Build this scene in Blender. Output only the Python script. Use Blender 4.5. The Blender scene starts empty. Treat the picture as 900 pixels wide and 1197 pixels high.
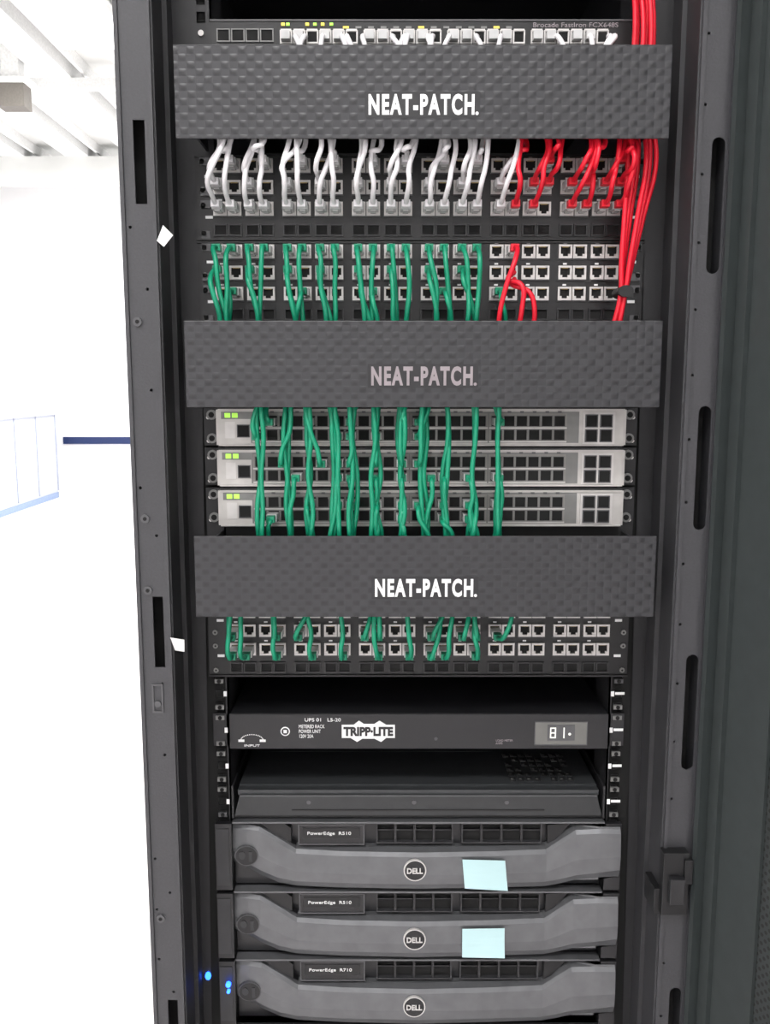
import bpy, math, random
from mathutils import Vector
random.seed(7)
TOP = 1.75          # world height (m) of the top edge of the upper cable manager
U = 44.45
RO = -7.0           # rail gear offset (mm)
RY = 85.0           # mounting rail plane (mm behind front of frame)
def W(x, y, t):     # mm in rack space -> metres
    return (x/1000.0, y/1000.0, TOP - t/1000.0)

# ------------------------------------------------------------------ materials
def mat(name, col, rough=0.5, metal=0.0, emit=0.0, bump=0.0, scale=60.0, var=0.08, emcol=None):
    m = bpy.data.materials.new(name); m.use_nodes = True
    nt = m.node_tree; b = nt.nodes["Principled BSDF"]
    b.inputs["Roughness"].default_value = rough
    b.inputs["Metallic"].default_value = metal
    tc = nt.nodes.new("ShaderNodeTexCoord"); n = nt.nodes.new("ShaderNodeTexNoise")
    n.inputs["Scale"].default_value = scale
    nt.links.new(tc.outputs["Object"], n.inputs["Vector"])
    r = nt.nodes.new("ShaderNodeValToRGB")
    r.color_ramp.elements[0].position = 0.3; r.color_ramp.elements[1].position = 0.7
    r.color_ramp.elements[0].color = tuple(c*(1-var) for c in col)+(1,)
    r.color_ramp.elements[1].color = tuple(min(1, c*(1+var)) for c in col)+(1,)
    nt.links.new(n.outputs["Fac"], r.inputs["Fac"]); nt.links.new(r.outputs["Color"], b.inputs["Base Color"])
    if emit > 0:
        b.inputs["Emission Color"].default_value = (emcol or col)+(1,)
        b.inputs["Emission Strength"].default_value = emit
    if bump > 0:
        bp = nt.nodes.new("ShaderNodeBump"); bp.inputs["Strength"].default_value = bump
        bp.inputs["Distance"].default_value = 0.001
        nt.links.new(n.outputs["Fac"], bp.inputs["Height"]); nt.links.new(bp.outputs["Normal"], b.inputs["Normal"])
    return m
M = {}
M['frame'] = mat("frame_paint", (0.052,0.052,0.057), 0.45, bump=0.15, scale=400)
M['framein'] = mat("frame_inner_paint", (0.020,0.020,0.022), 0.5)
M['framer'] = mat("lit_return_and_trim_grey", (0.036,0.036,0.039), 0.5)  # right return's lighter tone, light put into the colour; also server trim grey
M['black'] = mat("black_plastic", (0.009,0.009,0.010), 0.45)
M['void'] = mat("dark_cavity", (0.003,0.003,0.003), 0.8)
M['blackgloss'] = mat("black_gloss", (0.010,0.010,0.012), 0.25)
M['panel'] = mat("patch_panel_black", (0.009,0.009,0.010), 0.4)
M['silver'] = mat("jack_silver", (0.64,0.62,0.605), 0.35, metal=0.25)
M['jackgrey'] = mat("jack_grey", (0.20,0.20,0.195), 0.4, metal=0.3)
M['plug'] = mat("clear_plug", (0.60,0.60,0.60), 0.25)
M['swface'] = mat("switch_face", (0.55,0.53,0.51), 0.38, metal=0.2)
M['swdark'] = mat("switch_port_field", (0.26,0.25,0.235), 0.4, metal=0.2)
M['white'] = mat("white_print", (0.9,0.9,0.9), 0.5)
M['greyprint'] = mat("shaded_and_grey_print", (0.32,0.28,0.295), 0.35)  # reflection and shadow on the middle lettering set as grey; also grey labels
M['gold'] = mat("jack_pins", (0.45,0.33,0.12), 0.4, metal=0.6)
M['green_led'] = mat("green_led", (0.45,0.9,0.1), 0.4, emit=0.6)
M['blue_led'] = mat("blue_led", (0.02,0.12,1.0), 0.4, emit=6)
M['yellow_led'] = mat("yellow_led", (0.9,0.75,0.1), 0.4, emit=0.8)
M['wcable'] = mat("white_cable_jacket", (0.90,0.88,0.90), 0.45)
M['gcable'] = mat("green_cable_jacket", (0.005,0.28,0.15), 0.4)
M['rcable'] = mat("red_cable_jacket", (0.85,0.012,0.035), 0.4)
M['bezel'] = mat("server_bezel", (0.140,0.143,0.150), 0.34, metal=0.4)
M['bezeldk'] = mat("server_bezel_dark", (0.016,0.016,0.018), 0.3)
M['mid'] = mat("grey_detail", (0.09,0.09,0.095), 0.4)
M['pdu'] = mat("pdu_black_paint", (0.014,0.014,0.016), 0.35)
M['traytop'] = mat("console_lid", (0.045,0.048,0.051), 0.3, metal=0.2)
M['trayfront'] = mat("console_front", (0.028,0.030,0.032), 0.35)
M['sticky'] = mat("sticky_note_paper", (0.54,0.76,0.78), 0.8, scale=15, var=0.04)
M['tag'] = mat("paper_tag", (0.72,0.72,0.72), 0.7)
M['display'] = mat("meter_window", (0.16,0.16,0.15), 0.3)
M['digit'] = mat("meter_digit", (0.9,0.9,0.85), 0.4, emit=0.3)
M['wall'] = mat("wall_paint", (0.88,0.88,0.88), 0.7, scale=3, var=0.02)
M['floor'] = mat("floor_tile_paint", (0.84,0.80,0.80), 0.35, scale=2, var=0.03)
M['ceil'] = mat("ceiling_paint", (0.62,0.63,0.61), 0.8, scale=3, var=0.04)
M['beam'] = mat("ceiling_beam", (0.80,0.81,0.80), 0.7)
M['beamdk'] = mat("ceiling_vent", (0.13,0.12,0.105), 0.7)
M['lamp'] = mat("lamp_diffuser", (1.0,1.0,1.0), 0.5, emit=3)
M['blue'] = mat("blue_trim", (0.006,0.018,0.08), 0.5)
M['blue2'] = mat("cabinet_plinth", (0.22,0.30,0.46), 0.5)
M['cab'] = mat("cabinet_paint", (0.44,0.47,0.54), 0.5)
M['cabline'] = mat("cabinet_groove", (0.36,0.39,0.47), 0.5)

def tread_mat():
    m = mat("textured_panel", (0.032,0.032,0.036), 0.36)
    nt = m.node_tree; b = nt.nodes["Principled BSDF"]
    tc = nt.nodes.new("ShaderNodeTexCoord"); sp = nt.nodes.new("ShaderNodeSeparateXYZ")
    nt.links.new(tc.outputs["Object"], sp.inputs[0])
    def M2(op, a, c=None, v=None):
        n = nt.nodes.new("ShaderNodeMath"); n.operation = op
        nt.links.new(a, n.inputs[0])
        if c is not None: nt.links.new(c, n.inputs[1])
        if v is not None: n.inputs[1].default_value = v
        return n.outputs[0]
    x = M2('MULTIPLY', sp.outputs[0], v=2*math.pi/0.0165)
    z = M2('MULTIPLY', sp.outputs[2], v=2*math.pi/0.0135)
    s = M2('MULTIPLY', M2('SINE', x), M2('SINE', z))
    s = M2('POWER', M2('MAXIMUM', s, v=0.0), v=0.8)
    bp = nt.nodes.new("ShaderNodeBump"); bp.inputs["Strength"].default_value = 0.45
    bp.inputs["Distance"].default_value = 0.0011
    nt.links.new(s, bp.inputs["Height"]); nt.links.new(bp.outputs["Normal"], b.inputs["Normal"])
    old = b.inputs["Base Color"].links[0].from_socket
    mx = nt.nodes.new("ShaderNodeMixRGB"); mx.inputs[2].default_value = (0.019,0.019,0.021,1)
    nt.links.new(s, mx.inputs[0]); nt.links.new(old, mx.inputs[1]); nt.links.new(mx.outputs[0], b.inputs["Base Color"])
    return m
M['tread'] = tread_mat()
def perf_mat():
    m = mat("perforated_steel", (0.05,0.055,0.055), 0.5)
    nt = m.node_tree; b = nt.nodes["Principled BSDF"]
    tc = nt.nodes.new("ShaderNodeTexCoord"); mp = nt.nodes.new("ShaderNodeMapping")
    mp.inputs["Scale"].default_value = (150,0,150)
    mp.inputs["Rotation"].default_value = (0,math.radians(45),0)
    fr = nt.nodes.new("ShaderNodeVectorMath"); fr.operation = 'FRACTION'
    sb = nt.nodes.new("ShaderNodeVectorMath"); sb.operation = 'SUBTRACT'; sb.inputs[1].default_value = (0.5,0,0.5)
    ln = nt.nodes.new("ShaderNodeVectorMath"); ln.operation = 'LENGTH'
    lt = nt.nodes.new("ShaderNodeMath"); lt.operation = 'LESS_THAN'; lt.inputs[1].default_value = 0.3
    mx = nt.nodes.new("ShaderNodeMixRGB"); mx.inputs[1].default_value = (0.03,0.036,0.036,1); mx.inputs[2].default_value = (0.006,0.006,0.006,1)
    L = nt.links.new
    L(tc.outputs["Object"], mp.inputs[0]); L(mp.outputs[0], fr.inputs[0]); L(fr.outputs[0], sb.inputs[0])
    L(sb.outputs[0], ln.inputs[0]); L(ln.outputs["Value"], lt.inputs[0]); L(lt.outputs[0], mx.inputs[0])
    L(mx.outputs[0], b.inputs["Base Color"])
    return m
M['perf'] = perf_mat()
M['doorp'] = mat("door_paint", (0.030,0.037,0.037), 0.5)

# ------------------------------------------------------------------ mesh builder (mm rack space)
class MB:
    def __init__(s, raw=False):
        s.v=[]; s.f=[]; s.mi=[]; s.mats=[]; s.raw=raw
    def m(s, k):
        if k not in s.mats: s.mats.append(k)
        return s.mats.index(k)
    def P(s,x,y,t): return (x,y,t) if s.raw else W(x,y,t)
    def box(s,x0,x1,y0,y1,t0,t1,k):
        b=len(s.v)
        for x in (x0,x1):
            for y in (y0,y1):
                for t in (t0,t1): s.v.append(s.P(x,y,t))
        for q in ((0,1,3,2),(4,6,7,5),(0,4,5,1),(2,3,7,6),(0,2,6,4),(1,5,7,3)):
            s.f.append([b+i for i in q]); s.mi.append(s.m(k))
    def prism(s,pts,y0,y1,k):
        b=len(s.v); n=len(pts)
        for y in (y0,y1):
            for (x,t) in pts: s.v.append(s.P(x,y,t))
        s.f.append([b+i for i in range(n)]); s.mi.append(s.m(k))
        s.f.append([b+n+i for i in reversed(range(n))]); s.mi.append(s.m(k))
        for i in range(n):
            j=(i+1)%n; s.f.append([b+i,b+j,b+n+j,b+n+i]); s.mi.append(s.m(k))
    def disc(s,x,t,rx,rt,y0,y1,k,n=20):
        s.prism([(x+rx*math.cos(2*math.pi*i/n), t+rt*math.sin(2*math.pi*i/n)) for i in range(n)],y0,y1,k)
    def frame(s,x0,x1,y0,y1,t0,t1,w,k):
        s.box(x0,x1,y0,y1,t0,t0+w,k); s.box(x0,x1,y0,y1,t1-w,t1,k)
        s.box(x0,x0+w,y0,y1,t0+w,t1-w,k); s.box(x1-w,x1,y0,y1,t0+w,t1-w,k)
    def done(s,name,parent=None,bevel=0.0):
        me=bpy.data.meshes.new(name); me.from_pydata(s.v,[],s.f); me.update()
        for k in s.mats: me.materials.append(M[k])
        me.polygons.foreach_set("material_index", s.mi)
        import bmesh
        bm=bmesh.new(); bm.from_mesh(me); bmesh.ops.recalc_face_normals(bm,faces=bm.faces); bm.to_mesh(me); bm.free()
        o=bpy.data.objects.new(name,me); bpy.context.collection.objects.link(o)
        if parent: o.parent=parent
        if bevel>0:
            md=o.modifiers.new("bevel",'BEVEL'); md.width=bevel/1000; md.segments=2; md.limit_method='ANGLE'
        return o

def text(name, body, cx, ct, w, h, y, k, parent, bold=0.02, space=1.0):
    cu=bpy.data.curves.new(name,'FONT'); cu.body=body; cu.size=1; cu.offset=bold; cu.extrude=0.01; cu.resolution_u=4; cu.space_character=space
    o=bpy.data.objects.new(name,cu); bpy.context.collection.objects.link(o)
    bpy.context.view_layer.update()
    dg=bpy.context.evaluated_depsgraph_get()
    me=bpy.data.meshes.new_from_object(o.evaluated_get(dg))
    bpy.data.objects.remove(o)
    xs=[v.co.x for v in me.vertices]; ys=[v.co.y for v in me.vertices]
    x0,x1,y0,y1=min(xs),max(xs),min(ys),max(ys)
    for v in me.vertices:
        fx=(v.co.x-x0)/(x1-x0)-0.5; fy=(v.co.y-y0)/(y1-y0)-0.5; z=v.co.z
        v.co=W(cx+fx*w, y-0.3-z*30, ct-fy*h)
    me.materials.clear(); me.materials.append(M[k])
    ob=bpy.data.objects.new(name,me); bpy.context.collection.objects.link(ob); ob.parent=parent
    return ob

def plate_holes(name,outer,holes,y,th,k,parent):
    cu=bpy.data.curves.new(name,'CURVE'); cu.dimensions='2D'; cu.fill_mode='BOTH'; cu.extrude=th/2000
    def sp(pts):
        s=cu.splines.new('POLY'); s.points.add(len(pts)-1)
        for p,(x,t) in zip(s.points,pts): p.co=(x/1000, TOP-t/1000, 0, 1)
        s.use_cyclic_u=True
    sp(outer)
    for h in holes: sp(h)
    o=bpy.data.objects.new(name,cu); bpy.context.collection.objects.link(o)
    bpy.context.view_layer.update()
    me=bpy.data.meshes.new_from_object(o.evaluated_get(bpy.context.evaluated_depsgraph_get()))
    bpy.data.objects.remove(o)
    for v in me.vertices:
        x,yy,z=v.co; v.co=(x,(y+th/2)/1000+z,yy)
    me.materials.clear(); me.materials.append(M[k])
    ob=bpy.data.objects.new(name,me); bpy.context.collection.objects.link(ob); ob.parent=parent
    return ob
def rect(x0,x1,t0,t1): return [(x0,t0),(x1,t0),(x1,t1),(x0,t1)]
def slot(cx,w,t0,t1,n=8):
    r=w/2; p=[]
    for i in range(n+1):
        a=math.pi+math.pi*i/n; p.append((cx+r*math.cos(a), t0+r+r*math.sin(a)))
    for i in range(n+1):
        a=math.pi*i/n; p.append((cx+r*math.cos(a), t1-r+r*math.sin(a)))
    return p
def circ(cx,ct,r,n=12): return [(cx+r*math.cos(2*math.pi*i/n),ct+r*math.sin(2*math.pi*i/n)) for i in range(n)]

# ------------------------------------------------------------------ rack cabinet
RT,RB=-300.0,1749.0   # top and bottom in t
b=MB()
D=1000
b.box(-300,-297.5,2,D,RT,RB,'frame'); b.box(297.5,300,2,D,RT,RB,'frame')
b.box(-300,300,0,D,RT-30,RT,'frame'); b.box(-300,300,0,D,RB-60,RB,'framein')
b.box(-300,300,D-3,D,RT,RB,'framein')
for sx in (-1,1):
    a,c=sorted((sx*265,sx*263)); b.box(a,c,0,RY+3,RT,RB,'framer' if sx>0 else 'framein')  # same return both sides, right one lighter: side light put into colour
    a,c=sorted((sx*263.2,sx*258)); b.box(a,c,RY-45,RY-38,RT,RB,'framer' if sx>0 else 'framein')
    a,c=sorted((sx*265,sx*269)); b.box(a,c,-3,0,RT,RB,'frame')   # raised lip
    a,c=sorted((sx*296,sx*300)); b.box(a,c,-2.5,0,RT,RB,'frame')
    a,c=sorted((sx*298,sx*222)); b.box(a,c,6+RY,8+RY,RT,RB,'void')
    a,c=sorted((sx*222,sx*224)); b.box(a,c,RY,RY+60,RT,RB,'framein')
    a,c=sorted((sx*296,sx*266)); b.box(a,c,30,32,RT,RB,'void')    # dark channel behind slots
cab=b.done("server_rack_cabinet")
plate_holes("post_face_left", rect(-300,-265,RT,RB),
   [rect(-285.5,-274,69,148),rect(-284,-273,545,622),rect(-284,-273,1010,1085)]+[circ(-292,c,1.6) for c in (170,430,840,900,960)]
   +[circ(-277,c,1.6) for c in (230,330,480,640,720,880,1000)],0,2,'frame',cab)
plate_holes("post_face_right", rect(265,300,RT,RB),
   [slot(287,13,a,c) for a,c in ((-180,-50),(85,215),(346,474),(608,737),(995,1125))]+[circ(272,c,1.5) for c in range(-10,1100,65)],0,2,'frame',cab)
for nm,sx in (("rail_left",-1),("rail_right",1)):
    hs=[]
    for u in range(-5,38):
        for k in (6.4,22.2,38.1):
            t=u*U+RO+k
            hs.append(rect(sx*232.6-4.6,sx*232.6+4.6,t-4.6,t+4.6))
    a,c=sorted((sx*263,sx*222)); plate_holes(nm,rect(a,c,RT,RB),hs,RY,2,'framein',cab)
# screws, clips, number marks, latch
b=MB()
for c in (262,462,538,910): 
    b.disc(-288,c,4.5,4.5,-2.5,0.2,'mid'); b.disc(-288,c,2,2,-3,-2.4,'void')
b.frame(-288,-276,-2,0,640,672,2,'mid'); b.disc(-282,662,3.5,3.5,-3,0,'mid')
b.done("frame_screws",cab)
b=MB()
t=826
b.box(262,290,-14,0,t,t+72,'black'); b.box(268,284,-22,-14,t+26,t+56,'bezeldk'); b.box(284,293,-18,0,t+6,t+34,'black')
b.box(256,266,-6,30,t+46,t+76,'black')
b.done("door_latch",cab,0.8)
b=MB()
for u in range(15,20):
    for sx in (-1,1):
        for k in (6.4,38.1):
            t=u*U+RO+k; x=sx*232.6
            b.box(x-5,x+5,RY-2,RY+1,t-2.5,t+2.5,'jackgrey' if random.random()<.6 else 'mid'); b.disc(x,t,2.4,2.4,RY-2.5,RY-1.9,'void')
        b.box(sx*226-1.8,sx*226+1.8,RY-0.8,RY,u*U+RO+19,u*U+RO+25,'white')
        if sx>0: b.box(229,240,RY-0.8,RY,u*U+RO+20,u*U+RO+23,'white')
for u in range(2,6):
    for k in (6.4,38.1):
        for sx in (-1,1):
            t=u*U+RO+k; x=sx*232.6
            b.box(x-5,x+5,RY-5,RY-3,t-4,t+4,'mid')
b.done("cage_nuts",cab)
b=MB(raw=True)
def tag(b,x,y,t,w,h,a):
    pts=[]
    for (u,v) in ((-w/2,-h/2),(w/2,-h/2*.7),(w/2*.8,h/2),(-w/2*.6,h/2*.9)):
        pts.append((x+u*math.cos(a)-v*math.sin(a), t+u*math.sin(a)+v*math.cos(a)))
    n=len(b.v)
    for yy in (y,y-0.6):
        for i,(px,pt) in enumerate(pts): b.v.append(W(px,yy-(6 if i in(1,2) else 0),pt))
    for q in ((3,2,1,0),(4,5,6,7),(0,1,5,4),(1,2,6,5),(2,3,7,6),(3,0,4,7)): b.f.append([n+i for i in q]); b.mi.append(b.m('tag'))
tag(b,-257,-3.2,180,15,17,0.6); tag(b,-257,-3.2,595,16,15,-0.1)
b.done("paper_tags",cab)

# blue glow LEDs on the left rail
b=MB(); b.disc(-256,1041,3.5,5,RY-2,RY,'blue_led'); b.disc(-229,1043,3,3,RY-16,RY-12,'blue_led'); b.disc(-229,1052,2,2,RY-16,RY-12,'blue_led'); b.done("indicator_leds",cab)
# blank panels under the servers
b=MB()
for i in range(25,38):
    b.box(-241,241,RY-3,RY,i*U+RO+0.5,(i+1)*U+RO-0.5,'framein'); 
    for sx in (-1,1):
        b.disc(sx*232.6,i*U+RO+22,3,3,RY-5,RY-3,'mid')
b.done("blank_panels",cab)

# ------------------------------------------------------------------ rack door (right, swung open)
b=MB(raw=True)
w=0.59; z0=0.03; z1=2.03
def rb(x0,x1,y0,y1,za,zb,k): b.box(x0,x1,y0,y1,za,zb,k)
E=0.085
rb(0.004,E,0,0.004,z0,z1,'doorp'); rb(0.004,0.010,-0.012,0,z0,z1,'doorp'); rb(0.026,0.030,-0.006,0.0,z0,z1,'doorp')
rb(w-0.055,w,0,0.004,z0,z1,'doorp'); rb(E,w-0.055,0,0.004,z0,z0+0.06,'doorp'); rb(E,w-0.055,0,0.004,z1-0.06,z1,'doorp')
rb(0.03,w-0.03,0.0042,0.006,z0+0.03,z1-0.03,'perf'); rb(0.004,0.008,0.004,0.03,z0,z1,'doorp'); rb(w-0.004,w,0.004,0.03,z0,z1,'doorp')
rb(w-0.05,w-0.03,-0.03,0,0.95,1.15,'black')
door=b.done("rack_door"); door.location=(0.303,-0.004,0); door.rotation_euler=(0,0,math.radians(-68))

# ------------------------------------------------------------------ cable managers
def cable_manager(t0,dx,tk,wk):
    b=MB()
    b.box(-241+dx,241+dx,0,2.2,t0,t0+86.5,'tread')
    o=b.done("cable_manager_panel",None,0.7)
    b=MB()
    for sx in (-1,1):
        b.box(sx*226-1.2+dx,sx*226+1.2+dx,2,RY-1,t0+8,t0+78,'framein')
        a,c=sorted((sx*241+dx*0,sx*222)); b.box(a,c,RY-3,RY-1,t0-5,t0+82,'framein')
    b.box(-222+dx,222+dx,RY-4,RY-2,t0+2,t0+60,'black')
    b.box(-222+dx,222+dx,6,RY-4,t0+38,t0+40,'black')
    for i in range(13):
        x=-216+i*36+dx; b.box(x-1.2,x+1.2,10,RY-4,t0+66,t0+70,'black')
    b.box(-56+dx,56+dx,-0.25,0.1,t0+43,t0+67,'framein')
    b.done("mounting_brackets",o)
    text("lettering","NEAT-PATCH",-1+dx,t0+55,103,19.5,0,tk,o,0.042,1.22)
    b=MB(); b.disc(53+dx,t0+63.2,1.6,1.6,-0.6,0,tk); b.done("trademark_dot",o)
    return o
NP=[0.0,260.8,480.5]
cable_manager(NP[0],-3,'white',0); cable_manager(NP[1],-1,'greyprint',0); cable_manager(NP[2],2.5,'white',0)  # middle lettering greyed in colour for reflection and shadow

# ------------------------------------------------------------------ patch panels
HALF=U/2
def colx(X0,c):   # jack centre for column 0..23
    mod=c//2; return X0+(mod//2)*74.5+(mod%2)*34.5+(c%2)*15.6+7.8
def jack(b,x,t,k,y=RY-6):
    w,h=7.3,7.2
    b.frame(x-w,x+w,y,RY-3,t-h,t+h,2.1,k)
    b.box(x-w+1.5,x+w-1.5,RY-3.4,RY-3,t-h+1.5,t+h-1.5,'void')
    b.box(x-w+1.5,x-w+4.4,y+.6,RY-3,t+h-4.6,t+h-1.5,k); b.box(x+w-4.4,x+w-1.5,y+.6,RY-3,t+h-4.6,t+h-1.5,k)
    b.box(x-3.6,x+3.6,y+1.4,RY-3.2,t-h+1.5,t-h+2.8,'gold')
def patch_panel(u,X0,first=0):
    b=MB(); t0=u*U+RO
    b.box(-243,241,RY-3,RY-1,t0+0.6,t0+2*U-0.6,'panel')
    b.box(-243,241,RY-6,RY-3,t0+0.6,t0+2.2,'panel'); b.box(-243,241,RY-6,RY-3,t0+2*U-2.4,t0+2*U-0.6,'panel')
    for r in range(4):
        t=t0+HALF*(r+.5)
        for c in range(24):
            x=colx(X0,c)
            if r<3:
                jack(b,x,t,'silver')
                if c%2==0: b.box(x-2,x+2,RY-3.4,RY-3,t-10.3,t-8.6,'white')
            else:
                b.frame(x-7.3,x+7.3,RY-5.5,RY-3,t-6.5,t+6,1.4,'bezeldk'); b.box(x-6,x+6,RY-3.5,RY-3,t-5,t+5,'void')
        if r<3:
            for m_ in range(12):
                x=colx(X0,2*m_)+7.8; b.box(x-15.6,x+15.6,RY-5,RY-3,t+7.2,t+8.4,'mid')
    for sx in (-1,1):
        for k in (7,36,52,81): b.disc(sx*235,t0+k,3,3,RY-5,RY-3,'jackgrey',10); b.disc(sx*235,t0+k,1.2,1.2,RY-5.3,RY-4.9,'void',8)
        for k in (22,64): b.box(sx*229-4,sx*229+4,RY-3.4,RY-3,t0+k-1.5,t0+k+1.5,'white')
    return b.done("patch_panel")
patch_panel(2,-224.5); patch_panel(4,-224.5); patch_panel(13,-219)

# ------------------------------------------------------------------ switches
def port(b,x,t,k,w=6.4,h=6.0,y=RY-24):
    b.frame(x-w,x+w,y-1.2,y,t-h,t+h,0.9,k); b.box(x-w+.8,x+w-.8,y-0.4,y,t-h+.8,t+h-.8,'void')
SWX=lambda c:-176+ (c//6)*86+ (c%6)*13.7
def switch(u):
    t0=u*U+RO; b=MB(); y=RY-24
    b.box(-220,220,y,RY+260,t0+1.5,t0+U-1.5,'mid')
    b.box(-221,221,y-0.1,y+1.5,t0+2,t0+U-2.5,'swface')
    b.box(-221,221,y-2.2,y,t0+2,t0+3.6,'swface'); b.box(-221,221,y-2.2,y,t0+U-4.0,t0+U-2.4,'swface')
    b.box(-221,221,y-1.6,y,t0-0.4,t0+2,'black')
    for sx in (-1,1):
        a,c=sorted((sx*241,sx*222)); b.box(a,c,RY-4,RY-1,t0+1.5,t0+U-1.5,'framein')
        a,c=sorted((sx*221,sx*224)); b.box(a,c,y+2,RY-2,t0+3,t0+U-3,'swface')
        for k in (9,35):
            b.disc(sx*232,t0+k,5.5,5.5,RY-7,RY-4,'jackgrey'); b.disc(sx*232,t0+k,3.2,3.2,RY-7.4,RY-6.8,'void')
            b.disc(sx*236,t0+k+3,2,2,RY-6,RY-4,'silver')
    # led cluster and labels
    b.box(-218,-184,y-0.5,y,t0+5,t0+13,'jackgrey')
    for i in range(2):
        b.box(-214+i*8,-208+i*8,y-1,y,t0+6.5,t0+11.5,'green_led')
    b.box(-214,-203,y-0.8,y,t0+16,t0+34,'silver')
    port(b,-194,t0+26,'mid',7,7)
    b.box(-186,172,y-0.6,y,t0+5,t0+39,'jackgrey')
    for g in range(4):
        x0=SWX(g*6)-8; x1=SWX(g*6+5)+8
        b.box(x0,x1,y-1.0,y-0.2,t0+7,t0+38,'swdark')
        b.box(x0,x1,y-1.6,y-0.2,t0+22.0,t0+23.4,'silver'); b.box(x0,x1,y-1.6,y-.2,t0+37,t0+38.4,'silver')
        for c in range(6):
            x=SWX(g*6+c)
            port(b,x,t0+15.2,'jackgrey',6.5,6.4,y-1); port(b,x,t0+30.2,'jackgrey',6.5,6.4,y-1)
            b.box(x-2,x+2,y-1.5,y-0.9,t0+4.4,t0+6.2,'mid')
    b.box(176,211,y-1.5,y,t0+6,t0+40,'silver')
    for i in range(2):
        for j in range(2):
            b.box(178.5+i*16,192+i*16,y-2.5,y-1.4,t0+8+j*16,t0+22+j*16,'void'); b.frame(178.5+i*16,192+i*16,y-3.2,y-1.4,t0+8+j*16,t0+22+j*16,1,'mid')
    return b.done("network_switch")
for u in (8,9,10): switch(u)

# upper core switch
def top_switch():
    t0=-U+RO+2; b=MB(); y=RY-12
    b.box(-220,220,y,RY+350,t0,t0+U-2,'mid'); b.box(-241,241,RY-4,RY-1,t0,t0+U-2,'framein')
    b.box(-221,221,y-1.5,y,t0,t0+U-2,'panel')
    b.box(-221,221,y-2.5,y-1.5,t0,t0+1.6,'mid')
    for c in range(4): 
        x=-207+c*15; b.frame(x-7,x+7,y-3,y-1.5,t0+9,t0+22,1.2,'jackgrey'); b.box(x-6,x+6,y-2,y-1.5,t0+10,t0+21,'void')
    for c in range(24):
        x=-142+c*13.6+(c//6)*5
        for r in range(2):
            b.frame(x-6.3,x+6.3,y-4,y-1.5,t0+11+r*14,t0+24+r*14,1.5,'silver')
            b.box(x-4.8,x+4.8,y-3,y-1.5,t0+12.5+r*14,t0+22.5+r*14,'void')
        if c%3!=2: b.box(x-4.5,x+4.5,y-12,y-2,t0+14,t0+22,'plug')
        b.box(x-5.5,x+5.5,y-4.6,y-3.8,t0+10,t0+12,'silver')
    for i,x in enumerate((-145,-140,-120,-112,-104,-95)):
        b.box(x-1.8,x+1.8,y-3,y-1.5,t0+3.5,t0+6,'green_led' if i%2 else 'yellow_led')
    o=b.done("network_switch")
    text("label","Brocade FastIron FCX648S",158,t0+5.2,88,4.5,y-1.5,'greyprint',o,0.0)
    b=MB()
    for i in range(14):
        x=-80+i*13; b.box(x-3,x+3,y-1.9,y-1.5,t0+6.5,t0+8.5,'yellow_led' if i%6==0 else 'jackgrey')
    b.disc(224,t0+10,3,3,RY-6,RY-4,'silver'); b.disc(-232,t0+10,3,3,RY-6,RY-4,'silver'); b.done("markings",o)
    return o
tsw=top_switch()

# ------------------------------------------------------------------ power distribution unit
t0=16*U+RO; yf=RY-4
b=MB(); b.box(-220,220,yf,yf+330,t0,t0+U-1.5,'pdu')
b.box(-221,221,yf-2,yf,t0+0.5,t0+U-2,'pdu')
for sx in (-1,1):
    a,c=sorted((sx*220,sx*241)); b.box(a,c,RY+0,RY+2,t0+2,t0+U-3,'framein')
b.frame(135,197,yf-3,yf-2,t0+9,t0+38,1,'mid'); b.box(136,196,yf-2.6,yf-2,t0+10,t0+37,'display')
b.box(150,182,yf-3.2,yf-2.4,t0+13,t0+32,'mid')
def seg(b,x,t,segs,h=13,w=7,k='digit'):
    S={'a':(0,w,0,1.4),'g':(0,w,h/2-.7,h/2+.7),'d':(0,w,h-1.4,h),'f':(0,1.4,0,h/2),'b':(w-1.4,w,0,h/2),'e':(0,1.4,h/2,h),'c':(w-1.4,w,h/2,h)}
    for q in segs:
        a,c,d,e=S[q]; b.box(x+a,x+c,yf-3.8,yf-3.1,t+d,t+e,k)
seg(b,153,t0+16,'abcdefg'); seg(b,163,t0+16,'bc'); b.disc(176,t0+24,1.6,1.6,yf-3.8,yf-3.1,'digit')
b.disc(-156,t0+21,5.5,5.5,yf-2.8,yf-2,'white'); b.disc(-156,t0+21,4.3,4.3,yf-3,yf-2,'pdu'); b.box(-158,-154,yf-3.2,yf-2.8,t0+19,t0+23,'white')
b.disc(20,t0+30,2,2,yf-3,yf-2,'mid')
# cord pictogram
for i in range(17):
    a=math.pi*(1+i/16.0); b.disc(-195+13*math.cos(a),t0+32+7*math.sin(a),0.7,0.7,yf-2.6,yf-2,'white',8)
b.box(-211,-204,yf-2.6,yf-2,t0+31,t0+34,'white'); b.box(-186,-179,yf-2.6,yf-2,t0+31,t0+34,'white')
pdu=b.done("power_distribution_unit",None,0.5)
b=MB(); b.prism([(-90+dx_,t0+tt) for dx_,tt in ((0,13),(14,13),(20,8),(26,12),(38,12),(44,8),(52,13),(62,13),(62,29),(52,29),(46,34),(38,30),(24,30),(18,34),(10,29),(0,29))],yf-2.5,yf-2,'white'); b.done("badge",pdu)
text("logo_text","TRIPP·LITE",-59,t0+21,58,11,yf-2.5,'pdu',pdu,0.05)
text("label_text","METERED RACK\nPOWER UNIT\n120V 20A",-125,t0+21,30,16,yf-2,'white',pdu,0)
text("label_text_b","UPS 01   L5-20",-112,t0+7,42,4,yf-2,'white',pdu,0)
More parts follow.
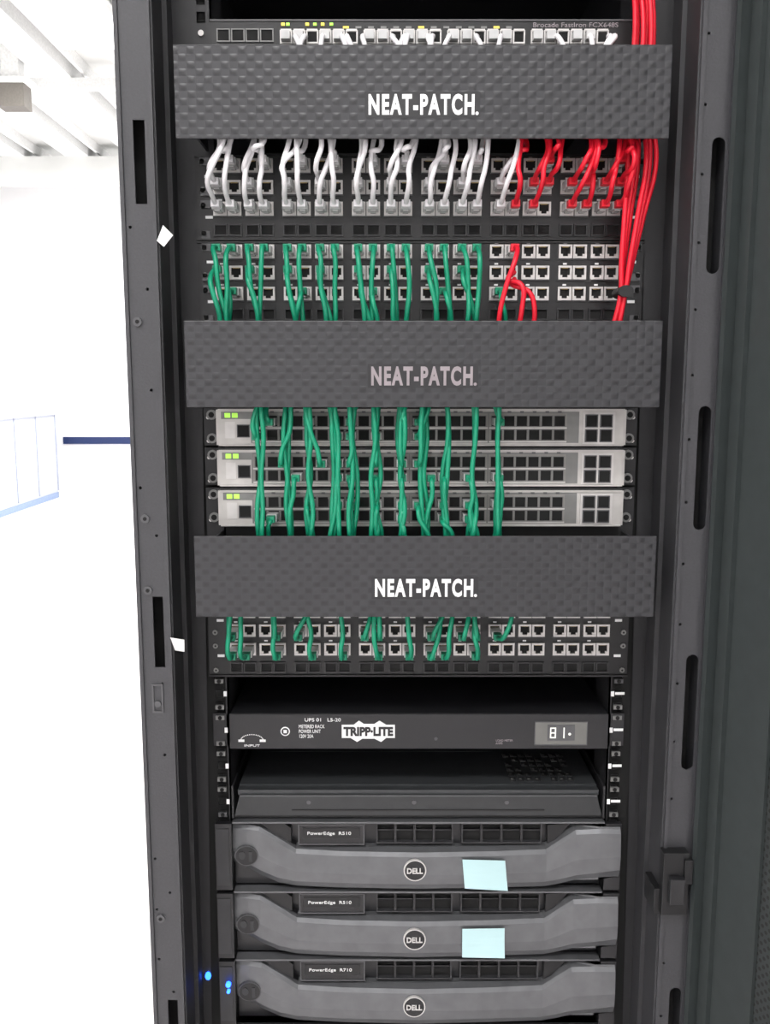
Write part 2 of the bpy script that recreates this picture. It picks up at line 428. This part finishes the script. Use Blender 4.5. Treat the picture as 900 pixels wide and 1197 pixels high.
text("label_text_c","INPUT",-195,t0+38.5,18,2.6,yf-2,'white',pdu,0); text("label_text_d","LOAD METER\nAMPS",100,t0+34,20,6,yf-2,'greyprint',pdu,0)

# ------------------------------------------------------------------ console drawer
t0=18*U+RO; yf=RY-2
b=MB()
b.box(-214,214,yf+14,yf+420,t0+6,t0+U-4,'traytop')
b.prism([(-212,t0+14),(212,t0+14),(218,t0+U-6),(-218,t0+U-6)],yf,yf+14.5,'trayfront')
b.box(-214,214,yf+2,yf+14,t0+7.5,t0+14,'traytop')
b.box(-212,212,yf-1,yf+1,t0+13,t0+14.6,'mid')
b.box(-220,220,yf+4,yf+200,t0+U-5,t0+U-1,'black')
b.box(-150,150,yf-1,yf+0.2,t0+31,t0+33,'black')
for x in (-130,-5,105): b.disc(x,t0+22,2.6,2.6,yf-0.8,yf,'mid')
for i in range(8):
    for j in range(6):
        if (i+j)%5!=4: b.box(112+i*10,119+i*10,yf+22+j*14,yf+31+j*14,t0+4.6,t0+6.2,'black'); b.box(113+i*10,116+i*10,yf+24+j*14,yf+27+j*14,t0+4.4,t0+4.7,'jackgrey')
b.box(-200,100,yf+110,yf+112,t0+5.4,t0+6.1,'black')
for sx in (-1,1):
    a,c=sorted((sx*219,sx*221.5)); b.box(a,c,yf,yf+400,t0+2,t0+U-2,'framein')
b.done("console_drawer",None,0.8)

# ------------------------------------------------------------------ servers
SY=24
def server(u,model):
    RY=85.0+SY
    t0=u*U+RO; b=MB()
    b.box(-219,219,RY-12,RY+650,t0+1,t0+2*U-1.5,'mid')
    b.box(-221,221,RY-14,RY-11,t0+1,t0+2*U-1,'bezeldk')
    yr=RY-15
    b.box(-221,221.5,yr-14,yr+4,t0+1,t0+3.0,'bezel')
    b.prism([(-188,t0+6),(-160,t0+6),(-152,t0+12),(-152,t0+30),(-146,t0+33),(-165,t0+24)],yr-8,yr,'black')
    b.frame(-143,-64,yr-12,yr,t0+5,t0+31,1.2,'mid'); b.box(-142,-65,yr-11,yr,t0+6,t0+30,'blackgloss')
    b.box(-138,-70,yr-11.6,yr-10.9,t0+10,t0+23,'black')
    for (x0,x1,n_) in ((-50,42,4),(52,148,4)):
        b.frame(x0,x1,yr-9,yr,t0+5,t0+31,1.6,'framer'); b.box(x0+1,x1-1,yr-3,yr-1,t0+6,t0+30,'void')
        for i in range(1,n_): 
            x=x0+(x1-x0)*i/n_; b.box(x-1.4,x+1.4,yr-8,yr-1,t0+6,t0+30,'bezeldk')
        b.box(x0,x1,yr-7,yr-4,t0+14,t0+15.2,'bezeldk')
    b.prism([(155,t0+8),(182,t0+6),(164,t0+27),(155,t0+31)],yr-8,yr,'black')
    # bezel loft
    st=[(-222,6,60,8),(-205,6,66,5),(-190,7,74,3),(-168,20,83,1),(-146,34,87,0),(-90,35,87,-4),(0,35,87,-7),(90,35,87,-4),(153,34,87,-1),(170,21,83,-2),(187,8,77,-4),(215,5,72,-7),(239,5,68,-8)]
    base=len(b.v)
    for (x,vt,vb,yo) in st:
        yf=RY-30+yo
        for (v,y) in ((vt,yf+12),(vt+2.5,yf+4),(vt+7,yf+1),(vt+(vb-vt)*.55,yf-1.5),(vb-11,yf),(vb-3,yf+4),(vb,yf+10),(vb,max(RY-15,yf+12) if x<200 else 76),(vt,max(RY-15,yf+13) if x<200 else 76.5)):
            b.v.append(W(x,min(y,76) if x>200 else y,t0+v))
    k=9
    for i in range(len(st)-1):
        for j in range(k):
            a=base+i*k+j; c=base+i*k+(j+1)%k
            b.f.append([a,c,c+k,a+k]); b.mi.append(b.m('bezel'))
    b.f.append([base+j for j in range(k)]); b.mi.append(b.m('bezel'))
    e=base+(len(st)-1)*k; b.f.append([e+j for j in reversed(range(k))]); b.mi.append(b.m('bezel'))
    # ears in front of the rail
    R0=85.0
    b.box(-241,-222,R0-8,R0-1,t0+2,t0+86,'bezeldk'); b.box(-240,-225,R0-9,R0-8,t0+8,t0+80,'framer')
    b.box(222,241,R0-8,R0-1,t0+2,t0+86,'bezeldk')
    b.disc(-205,t0+44,14,12.5,RY-29,RY-20,'mid'); b.disc(-205,t0+44,12.8,11.5,RY-29.6,RY-28,'black')
    b.disc(-210,t0+43,4,5,RY-30.5,RY-29,'framer'); b.box(-202,-198,RY-30.4,RY-29,t0+38,t0+51,'framer')
    yl=RY-39.2
    b.disc(-4,t0+57,13.5,13.5,yl,yl+12,'silver',32); b.disc(-4,t0+57,12,12,yl-0.4,yl+5,'blackgloss',32)
    o=b.done("rack_server",None,0.0)
    text("logo_text","DELL",-4,t0+57,19,7,yl-0.5,'silver',o,0.03)
    text("model_text","PowerEdge  "+model,-106,t0+17,52,5,yr-11.6,'white',o,0)
    return t0
for i,(u,mn) in enumerate(((19,"R510"),(21,"R510"),(23,"R710"))):
    t0=server(u,mn)
    if i<2:
        y=RY+SY-39.2
        me=bpy.data.meshes.new("sticky_note"); vs=[];fs=[]
        x0,x1=52+i*1,103+i*1; ta,tb=t0+43,t0+78
        nx,nz=6,6
        for a in range(nx+1):
            for c in range(nz+1):
                fx=a/nx; fz=c/nz
                vs.append(W(x0+(x1-x0)*fx+ (3*fz if i==0 else 0), y+ -6*fz*fz*(0.5+0.5*fx)+2*fx, ta+(tb-ta)*fz+(2.5*fx if i==0 else 0.5*fx)))
        for a in range(nx):
            for c in range(nz):
                q=a*(nz+1)+c; fs.append([q,q+1,q+nz+2,q+nz+1])
        me.from_pydata(vs,[],fs); me.materials.append(M['sticky'])
        o=bpy.data.objects.new("sticky_note",me); bpy.context.collection.objects.link(o)
        sm=o.modifiers.new("thickness",'SOLIDIFY'); sm.thickness=0.0003

# ------------------------------------------------------------------ cables
class Cables:
    def __init__(s,name,k,r=2.7):
        s.cu=bpy.data.curves.new(name,'CURVE'); s.cu.dimensions='3D'; s.cu.bevel_depth=r/1000; s.cu.bevel_resolution=2; s.cu.resolution_u=6
        s.cu.use_fill_caps=True; s.cu.materials.append(M[k])
        s.o=bpy.data.objects.new(name,s.cu); bpy.context.collection.objects.link(s.o); s.k=k; s.pb=MB()
    def add(s,pts):
        sp=s.cu.splines.new('BEZIER'); sp.bezier_points.add(len(pts)-1)
        for p,q in zip(sp.bezier_points,pts):
            p.co=W(*q); p.handle_left_type='AUTO'; p.handle_right_type='AUTO'
    def plug(s,x,t,yb,kk='plug'):
        s.pb.box(x-5.6,x+5.6,yb-20,yb-0.5,t-4,t+4,kk)
        s.pb.box(x-3,x+3,yb-18,yb-4,t+4,t+5.5,kk)
        s.pb.box(x-4.4,x+4.4,yb-31,yb-20,t-3.6,t+3.6,s.k)
    def finish(s): s.pb.done("plugs",s.o,0.4)
R=random.uniform
def run(c,x,t,xe,te,yb,yo=None):
    """plug at jack (x,t) then cable to the manager opening at (xe,te)"""
    d=1 if te>t else -1
    yo=R(14,34) if yo is None else yo
    c.plug(x,t,yb)
    L=abs(te-t)
    pts=[(x,yb-28,t),(x+R(-1,1),max(yo,yb-44),t+d*3)]
    pts.append((x+(xe-x)*.15+R(-2,2),yo,t+d*min(16,L*.35)))
    if L>40: pts.append((x+(xe-x)*.55+R(-3,3),yo+R(-4,4),t+d*L*.55))
    pts.append((xe,yo+R(0,6),te)); pts.append((xe+R(-6,6),yo+R(10,25),te+d*26))
    c.add(pts)
wc=Cables("white_patch_cables",'wcable',2.6)
rc=Cables("red_patch_cables",'rcable',2.6)
gc=Cables("green_patch_cables",'gcable',2.6)
XA=-224.5; XB=-219
rowt=lambda u,r:u*U+RO+HALF*(r+.5)
jy=RY-5
def lead(X0,c,r,off=14):
    m_=c//2; base=X0+(m_//2)*74.5+(m_%2)*34.5
    return colx(X0,c)*.55+(base+18)*.45+R(-6,6)+off
# white / red going up
for c in range(24):
    rr=[2]
    if c%2==0 or c>17: rr.append(1)
    if c%2==1: rr.append(0)
    for r in rr:
        col=wc if c<17 else rc
        if c==19 and r==2: continue
        run(col,colx(XA,c),rowt(2,r),lead(XA,c,r,6),NP[0]+90,jy,R(6,26))
# green going down from the second panel
for c in range(16):
    for r in ([0] if c%4==3 else [0,2] if c%2 else [0,1]):
        run(gc,colx(XA,c),rowt(4,r),lead(XA,c,r,-1)+4,NP[1]-3,jy)
run(gc,colx(XA,16),rowt(4,2),colx(XA,16)+4,NP[1]-3,jy)
# red strays in the second panel
run(rc,colx(XA,17),rowt(4,0),78,NP[1]-2,jy,20)
rc.add([(colx(XA,17),50,rowt(4,2)-12),(92,30,rowt(4,2)-4),(108,22,rowt(4,2)+4),(114,22,rowt(4,2)+20),(112,30,NP[1]+20)])
rc.add([(colx(XA,17),54,rowt(4,1)+3),(88,30,rowt(4,1)+14),(100,18,rowt(4,2)-2),(101,20,rowt(4,2)+20),(96,30,NP[1]+20)])
# red vertical bundle on the right
for i in range(6):
    o=(i-2.5)
    a=[(216+o*3.6+R(-2,2),RY-40+ (i%3)*7,-260),(215+o*4.2+R(-2,2),RY-42+(i%3)*7,-120),(222+o*4.4+R(-2,2),RY-45+(i%2)*8,-30),(219+o*4.6,RY-45+(i%2)*8,40),
       (224+o*5.2,RY-50+(i%3)*6,95),(218+o*4.6,RY-50+(i%3)*6,150),(212+o*2.8,RY-50+(i%3)*6,200),(209+o*1.5,RY-50+(i%3)*6,232),(204+o*1.9,RY-50+(i%3)*6,262),(198+o*3,RY-45+(i%3)*6,300)]
    if i in (0,5): a[4]=(a[4][0]+(-3 if i==0 else 3),a[4][1],a[4][2])
    rc.add(a)
b=MB(); b.disc(209,229,8,6,RY-58,RY-30,'black'); b.done("cable_tie",rc.o)
# switches: NP2 bottom <-> switch ports <-> NP3 top
sy=RY-24
tm=NP[1]+84; tn=NP[2]+2
clusters=[-169,-141,-119,-95,-74,-49,-22,4,28,54,80]
for g,xc in enumerate(clusters):
    for i in range(2):      # through cables
        x=xc+R(-4,4); yo=R(12,30)
        gc.add([(x+R(-5,5),yo+28,tm-26),(x,yo,tm),(x+R(-3,3),yo+R(-4,6),tm+35),(x+R(-4,4),yo+R(-4,6),tm+75),(x+R(-3,3),yo+R(-4,4),tm+110),(x+R(-4,4),yo,tn),(x+R(-4,4),yo+25,tn+26)])
    for (u,rt,dest) in ((8,15.2,tm),(8,30.2,tm),(9,15.2,tm),(9,30.2,tn),(10,15.2,tn),(10,30.2,tn)):
        if R(0,1)<0.25: continue
        cand=min(range(19),key=lambda c:abs(SWX(c)-(xc+R(-6,6))))
        run(gc,SWX(cand),u*U+RO+rt,xc+R(-5,5),dest,sy-2,R(10,26))
# lower patch panel
for c in range(17):
    if c%4==2 and c<14: continue
    r=1+(c%2)
    run(gc,colx(XB,c),rowt(13,r),lead(XB,c,r,3),NP[2]+88,jy)
    if c%3==0: run(gc,colx(XB,c),rowt(13,3-r),lead(XB,c,r,0),NP[2]+88,jy)
# bundles lying inside managers
for (c,t0,x0,x1) in ((wc,NP[0],-205,60),(rc,NP[0],70,205),(gc,NP[1],-205,120),(gc,NP[2],-205,120)):
    for i in range(5):
        tt=t0+46+R(0,14); y=R(25,70)
        c.add([(x0+R(0,20),y,tt+R(-3,3)),(x0+(x1-x0)*.33,y+R(-5,5),tt+R(-6,6)),(x0+(x1-x0)*.66,y+R(-5,5),tt+R(-6,6)),(x1,y,tt)])
# leads of the upper switch dropping into the manager
for i in range(18):
    x=-142+R(0,340); tt=-U+RO+20
    wc.add([(x,RY-18,tt),(x+R(-2,2),RY-26,tt+3),(x+R(-8,8),RY-32,tt+16),(x+R(-14,14),RY-38,tt+44)])
for c in (wc,rc,gc): c.finish()

# ------------------------------------------------------------------ room shell
def room(name,x0,x1,y0,y1,z0,z1,k):
    b=MB(raw=True); b.box(x0,x1,y0,y1,z0,z1,k); return b.done(name)
XL,XR,YB,YF,H=-5.2,3.2,-3.2,10.6,4.12
room("floor",XL,XR,YB,YF,-0.1,0.0,'floor')
room("ceiling",XL,XR,YB,YF,H,H+0.1,'ceil')
room("wall_left",XL-0.1,XL,YB,YF,0,H,'wall'); room("wall_right",XR,XR+0.1,YB,YF,0,H,'wall')
room("wall_far",XL,XR,YF,YF+0.1,0,H,'wall'); room("wall_near",XL,XR,YB-0.1,YB,0,H,'wall')
room("trim_1",XL+1.0,XR,YF-0.03,YF,0.66,0.75,'blue')
room("baseboard_far",XL,XR,YF-0.015,YF,0,0.08,'wall')
b=MB(raw=True)
x=XL+0.1
while x<XR:
    b.box(x,x+0.26,YB,YF,H-0.14,H,'beam'); b.box(x+0.34,x+0.37,YB,YF,H-0.10,H,'beam'); x+=0.72
b.box(XL,XR,9.6,9.85,H-0.42,H-0.14,'ceil'); b.box(XL,XR,7.0,7.1,H-0.22,H-0.14,'beam')
b.done("ceiling_beams")
b=MB(raw=True); b.box(-3.16,-2.94,6.62,6.78,3.64,3.82,'beamdk'); b.box(-3.2,-2.9,6.6,6.8,3.82,3.86,'beam'); b.box(-3.12,-2.98,6.64,6.76,3.86,H,'beam'); b.done("ceiling_vent")
# low storage cabinets along the left wall
b=MB(raw=True)
b.box(-5.15,-4.2,7.2,10.3,0.07,1.05,'cab'); b.box(-5.1,-4.19,7.2,10.3,0,0.07,'blue2'); 
y=7.2
while y<10.3:
    b.box(-4.2,-4.19,y,y+0.025,0.09,1.05,'cabline'); y+=0.62
b.box(-5.15,-4.17,7.18,10.32,1.05,1.08,'cab')
b.done("storage_cabinet")

# lamps
def lamp(x,y,sx,sy,p,z=H-0.2):
    b=MB(raw=True); b.box(x-sx/2,x+sx/2,y-sy/2,y+sy/2,z,z+0.06,'beam'); b.box(x-sx/2+.03,x+sx/2-.03,y-sy/2+.03,y+sy/2-.03,z-0.01,z+0.001,'lamp'); b.done("ceiling_light")
    l=bpy.data.lights.new("lamp_light",'AREA'); l.shape='RECTANGLE'; l.size=sx; l.size_y=sy; l.energy=p; l.color=(1,0.985,0.98)
    o=bpy.data.objects.new("ceiling_lamp_light",l); o.location=(x,y,z-0.03); bpy.context.collection.objects.link(o)
lamp(-0.5,-2.1,2.4,0.6,90)
lamp(-2.6,0.0,0.6,2.4,45)
lamp(-2.2,5.0,0.6,2.4,240)
lamp(-1.2,8.4,2.2,0.5,270)
lamp(-4.6,6.8,0.4,2.0,110)
w=bpy.data.worlds.new("world"); bpy.context.scene.world=w; w.use_nodes=True
w.node_tree.nodes["Background"].inputs[0].default_value=(0.9,0.95,1,1); w.node_tree.nodes["Background"].inputs[1].default_value=0.3

# ------------------------------------------------------------------ camera
cd=bpy.data.cameras.new("camera"); cam=bpy.data.objects.new("camera",cd); bpy.context.collection.objects.link(cam)
cd.sensor_fit='VERTICAL'; cd.sensor_height=24; cd.lens=24*1037/1197; cd.clip_start=0.01
cam.location=W(-39.5,-910,324); cam.rotation_euler=(math.radians(90-8.2),0,0)
bpy.context.scene.camera=cam
bpy.context.scene.view_settings.view_transform='Standard'
